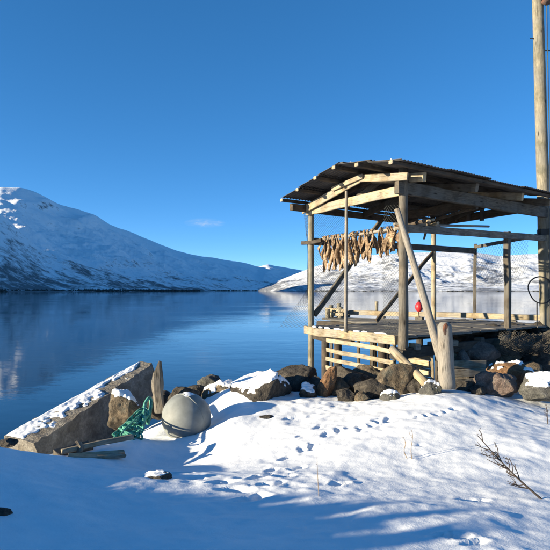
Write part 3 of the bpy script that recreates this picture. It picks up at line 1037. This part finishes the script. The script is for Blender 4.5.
# ------------------------------------------------------------------ logs by the hut
st = thing('log_stump', at(446, 382, 7.35), 'thick bleached upright log with a rotten hollow top before the hut', 'log')
pb, pt = at(447, 388, 7.35), at(444, 322, 7.35)
log('trunk', [pb, pb.lerp(pt, .5), pt.lerp(pb, .06), pt], [.115, .104, .088, .05], M['driftwood'], st, sides=20, bump=.12, seed=3)
hc = at(444.5, 329, 7.35) + Vector((-.01, -.078, 0))
boulder_mesh('rotten_hollow', (.036, .016, .085), M['rot'], 77, flat=2, sub=4, parent=st, mat4=Matrix.Translation(hc))
a, b = at(441, 360, 7.75), at(397, 209, 8.2)
tag(log('leaning_pole', [a, a.lerp(b, .45) + Vector((.015, 0, 0)), b], [.062, .055, .042], M['driftwood'], None, sides=14, bump=.08, seed=9), 'long bleached pole leaning from the stump up against the near corner post', 'pole')
a, b = at(428, 386, 7.5), at(392, 349, 8.25)
tag(log('fallen_log', [a, b], [.066, .06], M['wood_pale'], None, sides=12, seed=12), 'short squared pale log sloping from the corner post to the rocks', 'log')

# ------------------------------------------------------------------ mast, cables, hose loop
ms = thing('mast', (R2.x + .02, R2.y, 1.6), 'tall pale round mast at the right corner of the hut', 'mast')
mb, mt = at(548, 365, 11.25), at(537, -25, 11.25)
log('pole', [mb, mb.lerp(mt, .5), mt], [.135, .12, .105], M['post'], ms, sides=16, bump=.03, seed=15, sub=12)
for (py, dx) in ((39, -.12), (51, .18)):
    c = mb.lerp(mt, (365 - py) / 390)
    beam('step_bolt', c + Vector((dx * .6, -.02, 0)), c + Vector((dx * 1.6, -.02, 0)), .016, .016, M['black'], ms, jit=0, seg=1)
beam('iron_band', mb.lerp(mt, .34) + Vector((0, 0, -.06)), mb.lerp(mt, .34) + Vector((0, 0, .06)), .262, .262, M['black'], ms, jit=0, seg=1, bev=.07)
for k, (x0, x1, r) in enumerate(((546, 549, .010), (551, 551.5, .008), (549, 556, .009))):
    a, b = at(x0, -30, 11.1), at(x1, 352, 11.0)
    b.z = 2.3
    lab = ('dark halyard nearest the mast, hanging to the deck', 'thin dark halyard beside the mast, at the photo edge', 'rope slanting away from the mast to the right')[k]
    tag(log('halyard', [a, a.lerp(b, .5) + Vector((.04, 0, 0)), b], [r, r, r], M['net'], None, sides=6, bump=0, seed=k), lab, 'rope')
# small flag bundle at the top of the halyards
c = at(546, 2, 11.1)
boulder_mesh('furled_flag', (.09, .07, .08), M['rot'], 91, flat=3, sub=3, mat4=Matrix.Translation(c))
tag(bpy.data.objects['furled_flag'], 'small rust-red furled bundle high on the halyards beside the mast', 'bundle')


def torus_path(name, pts, r, mat, parent=None, sides=8, closed=True):
    V, Fc = [], []
    n = len(pts)
    for i, p in enumerate(pts):
        a = pts[(i - 1) % n] if closed or i > 0 else pts[0]
        b = pts[(i + 1) % n] if closed or i < n - 1 else pts[-1]
        t = (b - a).normalized()
        u = t.cross(Vector((.13, .21, .97))).normalized()
        v = t.cross(u)
        for k in range(sides):
            an = 2 * math.pi * k / sides
            V.append(p + (u * math.cos(an) + v * math.sin(an)) * r)
    m = n if closed else n - 1
    for i in range(m):
        j = (i + 1) % n
        for k in range(sides):
            Fc.append((i * sides + k, i * sides + (k + 1) % sides, j * sides + (k + 1) % sides, j * sides + k))
    if not closed:
        Fc.append(tuple(range(sides - 1, -1, -1))); Fc.append(tuple((n - 1) * sides + k for k in range(sides)))
    return mesh_obj(name, V, Fc, mat, parent, smooth=True)


c = at(541, 290, 10.95)
pts = [c + Vector((.25 * math.cos(a) * (1.0 + .05 * math.sin(3 * a)), .05 * math.sin(a), .265 * math.sin(a))) for a in [2 * math.pi * k / 48 for k in range(48)]]
tag(torus_path('hose_loop', pts, .013, M['black']), 'black rubber hose loop hanging on the mast above the deck', 'hose')
c2 = at(537, 303, 10.95)
beam('hook_stake', (c2.x, c2.y, DZ - .01), (c2.x, c2.y, c2.z), .022, .022, M['black'], hut, jit=0)

# ------------------------------------------------------------------ drying fish
ORD = ['first', 'second', 'third', 'fourth', 'fifth', 'sixth', 'seventh', 'eighth', 'ninth', 'tenth', 'eleventh', 'twelfth', 'thirteenth', 'fourteenth', 'fifteenth', 'sixteenth', 'seventeenth', 'eighteenth',
       'nineteenth', 'twentieth', 'twenty-first', 'twenty-second', 'twenty-third', 'twenty-fourth', 'twenty-fifth', 'twenty-sixth', 'twenty-seventh', 'twenty-eighth']


def fish_half(seed, L):
    """one dried, split cod flank hanging by its tail: a leathery ragged sheet, flared tail, narrow root, curled edges"""
    r = random.Random(seed)
    nt, nx = 22, 7
    tw, bend, ph = r.uniform(-1.6, 1.6), r.uniform(-.05, .05), r.uniform(0, 6)
    curl0 = r.uniform(.6, 2.0) * r.choice((-1, 1))
    wmax = r.uniform(.030, .056)
    V, Fc = [], []
    for side in (1, -1):
        for i in range(nt + 1):
            t = i / nt
            if t < .10:
                wd = .030 - .19 * t
            else:
                q = (t - .10) / .90
                wd = .011 + wmax * (math.sin(min(1, q * 1.5) * math.pi / 2) ** 1.3) * (1 - max(0, (q - .72) / .28) ** 2 * .85)
            wl_ = wd * (1 + .55 * mnoise.noise(Vector((seed * 1.7, t * 7, 0))))
            wr_ = wd * (1 + .55 * mnoise.noise(Vector((seed * 1.7, t * 7, 5))))
            an0 = tw * t + .6 * math.sin(3 * t + ph)
            cx = bend * math.sin(t * 2.6) + .016 * math.sin(7 * t + ph)
            cy = .025 * math.sin(5 * t + ph)
            cu = curl0 * (t ** .7) + .5 * mnoise.noise(Vector((seed, t * 4, 9)))
            th = .0075 * (1 - .5 * t) + .003
            for k in range(nx):
                u = k / (nx - 1) * 2 - 1
                wv = wr_ if u > 0 else wl_
                a = u * cu
                rad = wv / max(abs(cu), .25)
                x = math.sin(a) * rad if abs(cu) > .25 else u * wv
                y = (1 - math.cos(a)) * rad * (1 if cu > 0 else -1) + side * th * (1 - .75 * u * u) + .006 * mnoise.noise(Vector((u * 3, t * 14, seed)))
                z = -t * L + (.035 * mnoise.noise(Vector((u * 2.5, seed, 3))) if t > .85 else 0) - (.012 * abs(u) if t < .03 else 0) * -1
                V.append((cx + x * math.cos(an0) - y * math.sin(an0), cy + x * math.sin(an0) + y * math.cos(an0), z))
    n = (nt + 1) * nx
    for i in range(nt):
        for k in range(nx - 1):
            a = i * nx + k
            Fc.append((a, a + 1, a + nx + 1, a + nx))
            Fc.append((n + a, n + a + nx, n + a + nx + 1, n + a + 1))
        for k, f in ((0, 0), (nx - 1, 1)):
            a = i * nx + k
            Fc.append((a, a + nx, n + a + nx, n + a) if not f else (a, n + a, n + a + nx, a + nx))
    for k in range(nx - 1):
        a = nt * nx + k
        Fc.append((a, a + 1, n + a + 1, n + a)); Fc.append((k, n + k, n + k + 1, k + 1))
    return V, Fc


rs = random.Random(31)
spots = []
for k in range(11):
    spots.append((.26 + k * .078, .58 if k not in (0, 9) else .46))
for k in range(9):
    spots.append((1.15 + k * .074, .52 - .03 * (k % 3)))
for k in range(8):
    spots.append((1.98 + k * .074, .46 - .04 * (k % 2)))
for k, (t, Lf) in enumerate(spots):
    base = hp(t + rs.uniform(-.02, .02), .14, 4.235)
    f = thing('dried_fish', base, 'dried split fish, %s from the left post on the hanging pole' % ORD[k], 'fish', 'stockfish hanging under the hut roof')
    for s in (-1, 1):
        V, Fc = fish_half(100 + k * 2 + s, Lf * rs.uniform(.72, 1.18))
        off = Vector((rd.x, rd.y, 0)) * (s * .040)
        m = Matrix.Translation(base + off) @ Matrix.Rotation(math.atan2(gd.y, gd.x) + rs.uniform(-.9, .9), 4, 'Z') @ Matrix.Rotation(s * .05 + rs.uniform(-.05, .05), 4, 'X')
        mesh_obj('flank', V, Fc, M['fish'], f, m, smooth=True)
    pts = [base + Vector((rd.x * .045 * math.cos(a), rd.y * .045 * math.cos(a), .0 + .012 * math.sin(a))) for a in [math.pi * j / 8 for j in range(9)]]
    torus_path('tail_string', pts, .004, M['net'], f, sides=5, closed=False)

# ------------------------------------------------------------------ nets: knotted twine, real strands


def net(name, fn, nu, nv, label, r=.0017):
    V, Fc = [], []
    P = [[fn(i / nu, j / nv) for j in range(nv + 1)] for i in range(nu + 1)]

    def strand(a, b):
        t = (b - a)
        if t.length < 1e-5:
            return
        t.normalize()
        u = t.cross(Vector((.31, .77, .55))).normalized() * r
        v = t.cross(u).normalized() * r
        k = len(V)
        for q in (a, b):
            V.extend([q + u, q - u * .5 + v * .87, q - u * .5 - v * .87])
        for j in range(3):
            Fc.append((k + j, k + (j + 1) % 3, k + 3 + (j + 1) % 3, k + 3 + j))
    for i in range(nu):
        for j in range(nv):      # diamond mesh
            if (i + j) % 2 == 0:
                strand(P[i][j], P[i + 1][j + 1])
            else:
                strand(P[i + 1][j], P[i][j + 1])
    o = mesh_obj(name, V, Fc, M['net'])
    return tag(o, label, 'net')


def net_corner(u, v):
    """hangs from the roof corner, gathered at the rail, spreading at the deck"""
    wob = .02 * math.sin(9 * u + 5 * v)
    flare = .20 - .33 * math.sin(math.pi * min(1, v * 1.0)) ** 1.0 * .75 + (.36 * ((v - .68) / .32) ** 2 if v > .68 else 0)
    z = 4.82 - v * (4.82 - DZ + .03)
    ang = math.radians(200) - u * math.radians(150)
    r = flare + .13
    c = Vector((L2.x, L2.y))
    gdx, rdx = gd, rd
    off = -gdx * (r * math.cos(ang - math.pi / 2) * 1.1) + rdx * (r * math.sin(ang - math.pi / 2) - .02)
    return Vector((c.x + off.x + wob, c.y + off.y, z))


def net_edge(u, v):
    z = 4.80 - v * 2.33
    wdt = .28 + (.5 * max(0, v - .6) ** 1.2) - .22 * math.sin(math.pi * min(1, v * 1.15))
    s = -.05 + .03 * math.sin(8 * v + u * 3) - u * .5 * max(0, (v - .62) / .38) ** 1.6 + u * .06
    p = hp(-u * wdt - .02, s, z)
    return p


net('hanging_net', net_edge, 14, 84, 'fine dark net hanging outside the left post, flared at the deck', r=.0024)
net('hanging_net', lambda u, v: bp(.05 + u * 1.0 + .03 * math.sin(6 * v), 4.72 - v * (2.2 - .1 * math.sin(3 * u))) + Vector((0, .03 * math.sin(7 * u), 0)), 34, 76, 'fine net across the back wall behind the hanging fish')
net('hanging_net', lambda u, v: hp(GL * .93 - u * .5 - .05 * math.sin(3 * v), .22 + .03 * math.sin(7 * u), 4.7 - v * 2.2), 18, 76, 'narrow strip of net hanging just left of the near post')
net('hanging_net', lambda u, v: Vector((q9.x, q9.y, 0)).lerp(Vector((R2.x, R2.y, 0)), u * .8) + Vector((0, 0, 4.35 - .75 * v - .25 * math.sin(math.pi * u) * v)), 40, 16, 'sagging net slung between the back rails near the mast', r=.0022)
# heap of net draped over the stones at the right
rs = random.Random(61)
nh = thing('net_heap', at(525, 350, 10.0), 'tangle of old grey net draped over stones under the right deck', 'net')
V, Fc = [], []
nu_, nv_ = 44, 22


def drape(u, v, lay):
    q = at(500 + 58 * u, 334 + 20 * v + 2.5 * math.sin(5 * u + lay * 2), 9.62 - .22 * math.sin(math.pi * v) - .05 * lay)
    f = .05
    return q + Vector((f * mnoise.noise(Vector((u * 7, v * 5, lay))), f * 1.4 * mnoise.noise(Vector((u * 9, v * 6, 7 + lay))), f * mnoise.noise(Vector((u * 11, v * 4, 3 + lay)))))


for lay in (0, 1.7):
    for i in range(nu_):
        for j in range(nv_):
            a, b = (drape(i / nu_, j / nv_, lay), drape((i + 1) / nu_, (j + 1) / nv_, lay)) if (i + j) % 2 else (drape((i + 1) / nu_, j / nv_, lay), drape(i / nu_, (j + 1) / nv_, lay))
            t = (b - a).normalized(); u = t.cross(Vector((0, 1, .2))).normalized() * .0032; v = t.cross(u).normalized() * .0032
            q = len(V)
            for c in (a, b):
                V.extend([c + u, c - u * .5 + v * .87, c - u * .5 - v * .87])
            for k in range(3):
                Fc.append((q + k, q + (k + 1) % 3, q + 3 + (k + 1) % 3, q + 3 + k))
mesh_obj('strands', V, Fc, M['wood_grey'], nh)

# ------------------------------------------------------------------ concrete slab on the beach
A0, A1 = at(4, 436, 7.3), at(141, 361, 9.9)       # lit upper outer edge: near tip, far end
B0, B1 = at(34, 462, 7.0), at(147, 370, 9.55)
slab = thing('concrete_slab', (A0 + A1) / 2 - Vector((0, 0, .5)), 'long tilted concrete slab with snow on its upper edge at the shore', 'slab')
ax = (A1 - A0).normalized()
side = Vector((.51, -.30, -.03)); side -= ax * side.dot(ax); side.normalize()
dn = ax.cross(side).normalized()
if dn.z > 0:
    dn = -dn
V, Fc = [], []
n = 70
TH = .30
rsb = random.Random(3)
Ls = (A1 - A0).length
m = Matrix((ax, side, dn)).transposed().to_4x4(); m.translation = A0
TW_ = lambda t: .56 * (1 - .52 * t)
sec = lambda t: [(0, 0), (TW_(t) * .5, .004), (TW_(t), .012), (TW_(t) + .04, .30), (TW_(t) + .10, .74 + .2 * t), (TW_(t) * .4, .8 + .2 * t), (0, .74)]
for i in range(n + 1):
    t = i / n
    for k, (y, z) in enumerate(sec(t)):
        d = .03 * mnoise.noise(Vector((t * 9, k * .7, 1))) + .02 * mnoise.noise(Vector((t * 31, k * 1.7, 5)))
        ex = (.05 * mnoise.noise(Vector((k * 2.3, 4, i)))) if i in (0, n) else 0
        V.append((Ls * t + ex, y + d, z + d * .8))
ns = 7
for i in range(n):
    for k in range(ns):
        Fc.append((i * ns + k, (i + 1) * ns + k, (i + 1) * ns + (k + 1) % ns, i * ns + (k + 1) % ns))
Fc.append(tuple(range(ns))); Fc.append(tuple(n * ns + k for k in reversed(range(ns))))
mesh_obj('block', V, Fc, M['concrete'], slab, m)
# ragged snow lying on the top face
V, Fc = [], []
nn, mm = 300, 44
idx, msk = {}, {}
for i in range(nn + 1):
    t = i / nn
    for j in range(mm + 1):
        yy = j / mm
        q = mnoise.noise(Vector((t * 7 + 2, yy * 1.8, 7))) + .5 * mnoise.noise(Vector((t * 22, yy * 5, 3))) + .12 * mnoise.noise(Vector((t * 60, yy * 9, 1)))
        k = .75 - .25 * t + q * .62 - yy - (.5 if False else 0)
        msk[i, j] = k
        e = max(0, min(1, k / .16, (j + .0) / 3.0, (mm - j) / 5.0, i / 4, (nn - i) / 6))
        e = e * e * (3 - 2 * e)
        z = .006 - .024 * e * (1 + .6 * mnoise.noise(Vector((t * 14, yy * 5, 2))) + .25 * mnoise.noise(Vector((t * 50, yy * 12, 2))))
        idx[i, j] = len(V); V.append((Ls * (t * .985 + .004), -.012 + (TW_(t) + .012) * yy, z + .012 * yy))
for i in range(nn):
    for j in range(mm):
        if msk[i, j] > -.02:
            Fc.append((idx[i, j], idx[i, j + 1], idx[i + 1, j + 1], idx[i + 1, j]))
so = mesh_obj('snow_cap', V, Fc, M['snow'], slab, m, smooth=True)

# planks lying under the slab
def plank_thing(p0, p1, wd, ht, mat, label, up=(0, 0, 1), snowy=False):
    o = beam('driftwood_plank', p0, p1, wd, ht, M[mat], None, up=up, jit=.008)
    return tag(o, label, 'plank')


plank_thing(at(62, 452, 5.5), at(132, 437, 6.1), .05, .05, 'wood_pale', 'thin pale pole crossing the planks toward the green rope')
plank_thing(at(56, 455, 5.55), at(90, 447, 5.85), .14, .06, 'wood_grey', 'short weathered board end at the foot of the slab', up=(0, -.6, 1))
plank_thing(at(68, 458, 5.45), at(124, 453.5, 5.75), .09, .05, 'wood_pale', 'pale split plank nearest the camera below the slab', up=(0, -.5, 1))
plank_thing(at(80, 452, 5.6), at(80, 441, 5.62), .04, .07, 'wood_grey', 'short broken peg standing on the planks')

# upright stake
a, b = at(160, 412, 7.6), at(157, 368, 7.55)
sk = log('wooden_stake', [a, a.lerp(b, .5) + Vector((-.012, 0, 0)), b], [.075, .078, .062], M['wood_grey'], None, sides=11, bump=.5, seed=18, sub=8)
for vtx in sk.data.vertices:                     # split, slanting broken top and a lengthwise crack
    L_ = (b - a).length
    f = max(0, vtx.co.x / L_ - .72) / .28
    vtx.co.x += f * (vtx.co.y * 1.6 + .05 * mnoise.noise(Vector((vtx.co.y * 40, vtx.co.z * 40, 2))))
sk.data.polygons.foreach_set('use_smooth', [False] * len(sk.data.polygons))
tag(sk, 'split grey wooden stake standing upright beside the green rope', 'stake')

# ------------------------------------------------------------------ grey buoy
bc = at(186.5, 418, 7.05)
bu = thing('mooring_buoy', bc - Vector((0, 0, .3)), 'large round pale grey mooring buoy half sunk in snow', 'buoy')
prof = [(.02, -.31)] + [(.325 * math.sin(a), -.31 * math.cos(a)) for a in [math.pi * k / 18 for k in range(1, 18)]] + [(.03, .31)]
rot = Matrix.Rotation(math.radians(70), 3, 'Y') @ Matrix.Rotation(math.radians(-50), 3, 'X')
bs = lathe('shell', prof, M['buoy_grey'], bu, bc, rot, sides=36, wob=.02)
lathe('seam', [(.325, -.008), (.329, -.004), (.329, .004), (.325, .008)], M['buoy_grey'], bs, bc, rot, sides=36)
lathe('eyelet', [(.06, .28), (.075, .31), (.07, .36), (.045, .375), (.02, .375)], M['buoy_grey'], bu, bc, rot, sides=16)
snow_cap(bs, Matrix.Translation(bc) @ rot.to_4x4(), .018, .97, 5)

# ------------------------------------------------------------------ green rope heap
rs = random.Random(12)
rp = thing('rope_heap', at(118, 437, 6.8), 'tangled heap of green rope between slab and buoy', 'rope')


def smooth_path(ctrl, per=10):
    out = []
    n = len(ctrl)
    for i in range(n - 1):
        p0, p1, p2, p3 = ctrl[max(i - 1, 0)], ctrl[i], ctrl[i + 1], ctrl[min(i + 2, n - 1)]
        for k in range(per):
            t = k / per
            out.append(.5 * ((2 * p1) + (p2 - p0) * t + (2 * p0 - 5 * p1 + 4 * p2 - p3) * t * t + (3 * p1 - p0 - 3 * p2 + p3) * t ** 3))
    out.append(ctrl[-1])
    return out


centre = [at(143, 412, 7.0), at(139, 419, 6.85), at(133, 425, 6.65), at(124, 429, 6.5), at(118, 434, 6.35), at(126, 438, 6.3), at(138, 434, 6.45)]
for k in range(4):
    ctrl = []
    for j in range(24):
        c = centre[min(6, int(j / 26 * 7) if k % 2 == 0 else rs.randint(0, 6))]
        ctrl.append(c + Vector((rs.gauss(0, .05), rs.gauss(0, .06), rs.gauss(0, .03))))
    path = smooth_path(ctrl, 9)
    # three laid strands
    for s in range(3):
        pts = []
        for i, p in enumerate(path):
            t = (path[min(i + 1, len(path) - 1)] - path[max(i - 1, 0)])
            t = t.normalized() if t.length > 1e-6 else Vector((1, 0, 0))
            u = t.cross(Vector((.13, .21, .97))).normalized(); v = t.cross(u)
            a = i * .55 + s * 2.094
            pts.append(p + (u * math.cos(a) + v * math.sin(a)) * .006)
        torus_path('strand', pts, .0072, M['rope'], rp, sides=6, closed=False)
pts = smooth_path([at(143, 428, 6.7), at(144, 415, 6.9), at(145, 404, 7.2), at(149, 398, 7.4), at(151, 401, 7.4), at(150, 412, 7.1), at(148, 424, 6.9)], 8)
torus_path('loop', pts, .022, M['rope'], rp, sides=8, closed=False)

# ------------------------------------------------------------------ dead twigs and grass in the snow


def shrub(base, tip, label, n_side, r0, seed, droop=0.0):
    rs = random.Random(seed)
    t = thing('dead_shrub' if n_side > 4 else 'dry_stalk', base, label, 'shrub' if n_side > 4 else 'grass')
    main = smooth_path([base, base.lerp(tip, .35) + Vector((rs.gauss(0, .01), 0, rs.gauss(0, .01))), base.lerp(tip, .7) + Vector((rs.gauss(0, .012), 0, rs.gauss(0, .012))), tip], 6)

    def branch(nm, path, ra, rb, parent, mat):
        V, Fc = [], []
        n = len(path)
        for i, p in enumerate(path):
            a, b = path[max(i - 1, 0)], path[min(i + 1, n - 1)]
            d = (b - a).normalized(); u = d.cross(Vector((.13, .9, .2))).normalized(); v = d.cross(u)
            r = ra + (rb - ra) * i / (n - 1)
            for k in range(6):
                an = k * math.pi / 3
                V.append(p + (u * math.cos(an) + v * math.sin(an)) * r)
        for i in range(n - 1):
            for k in range(6):
                Fc.append((i * 6 + k, i * 6 + (k + 1) % 6, (i + 1) * 6 + (k + 1) % 6, (i + 1) * 6 + k))
        Fc.append(tuple(range(6))); Fc.append(tuple((n - 1) * 6 + k for k in reversed(range(6))))
        return mesh_obj(nm, V, Fc, mat, parent)
    mat = M['twig'] if n_side > 4 else M['straw']
    st = branch('stem', main, r0, r0 * .3, t, mat)
    L = (tip - base).length
    for k in range(n_side):
        f = rs.uniform(.25, .92)
        p = main[int(f * (len(main) - 1))]
        d = (tip - base).normalized()
        sd = Vector((rs.gauss(0, 1), rs.gauss(0, .6), rs.gauss(0, 1))).normalized()
        l = L * rs.uniform(.10, .26) * (1.1 - f * .5)
        e = p + (d * .8 + sd * .55).normalized() * l
        br = branch('twig', smooth_path([p, p.lerp(e, .5) + sd * .012, e], 4), r0 * .5, r0 * .22, st, mat)
        for q in range(2):
            p2 = p.lerp(e, rs.uniform(.4, .9))
            s2 = Vector((rs.gauss(0, 1), rs.gauss(0, .6), rs.gauss(0, 1))).normalized()
            if n_side > 4:
                branch('twig', [p2, p2 + (d + s2 * .9).normalized() * l * .35], r0 * .28, r0 * .16, st, mat)
    return t


b0 = on_ground(546, 502); b0.z = gz(b0.x, b0.y) - .03
shrub(b0, at(477, 435, b0.y + .12), 'bare dark shrub twig leaning left out of the snow at lower right', 22, .009, 5)
b1 = on_ground(548, 424); b1.z = gz(b1.x, b1.y) - .02
shrub(b1, at(545, 404, b1.y), 'small bare shrub sprig in the snow at the right edge', 8, .006, 8)
for k, (px, py, dx, h, lb) in enumerate(((408, 458, -5, 22, 'left dry straw stalk of the pair in the bright snow'), (412, 459, -1, 30, 'right taller straw stalk of the pair in the bright snow'),
                                         (319, 498, -2, 42, 'single thin dry stalk at the edge of the foreground shadow'))):
    b = on_ground(px, py); b.z = gz(b.x, b.y) - .02
    shrub(b, at(px + dx, py - h, b.y), lb, 2 if k < 2 else 1, .0042 if k < 2 else .003, 40 + k)

# ------------------------------------------------------------------ boards added out of view at left, cut to throw the foreground shadow
u2 = Vector((-SUN_DIR.x, -SUN_DIR.y)).normalized()       # shadow direction on the ground
v2 = Vector((-u2.y, u2.x))
shadow_fence = thing('added_fence', (-6.5, 2.0, 1.8), 'added screen of uneven boards, out of view at left, casting the foreground shadow', 'shadow_fence')
tanE = math.tan(SUN_EL)
rs = random.Random(77)
DIST = 5.6
v, alt = 1.6, .018
# reach of each board's shadow (m past the camera line) by lateral position
reach = [(1.6, 2.2), (2.55, 1.75), (2.66, 1.6), (2.70, 2.4), (2.86, 2.4), (2.90, 1.55), (2.99, 1.5), (3.02, 2.6), (3.16, 2.6), (3.20, 1.7), (3.30, 1.6), (3.33, 2.2), (3.5, 2.2), (3.56, 1.75), (3.72, 1.35), (3.80, 1.7), (3.95, 1.35), (4.3, .6), (4.6, .1), (5.4, -.1), (6.2, -.6), (6.9, -1.2)]
while v < 4.95:
    wd = rs.uniform(.09, .13)
    vc = v + wd / 2
    uu = float(np.interp(vc, *zip(*reach)))
    tip = u2 * uu + v2 * vc
    zt = gz(tip.x, tip.y) + (DIST + uu) * tanE
    q = u2 * (-DIST + alt) + v2 * vc
    zb = gz(q.x, q.y) - .1
    beam('paling', (q.x, q.y, zb), (q.x, q.y, zt), wd, .025, M['wood_grey'], shadow_fence, up=(u2.x, u2.y, 0), jit=.003)
    v += wd - .02
    alt = -alt
for z in (2.2, 2.7):
    a, b = u2 * (-DIST - .065) + v2 * 1.6, u2 * (-DIST - .065) + v2 * 4.9
    beam('fence_rail', (a.x, a.y, z), (b.x, b.y, z), .05, .09, M['wood_dark'], shadow_fence)
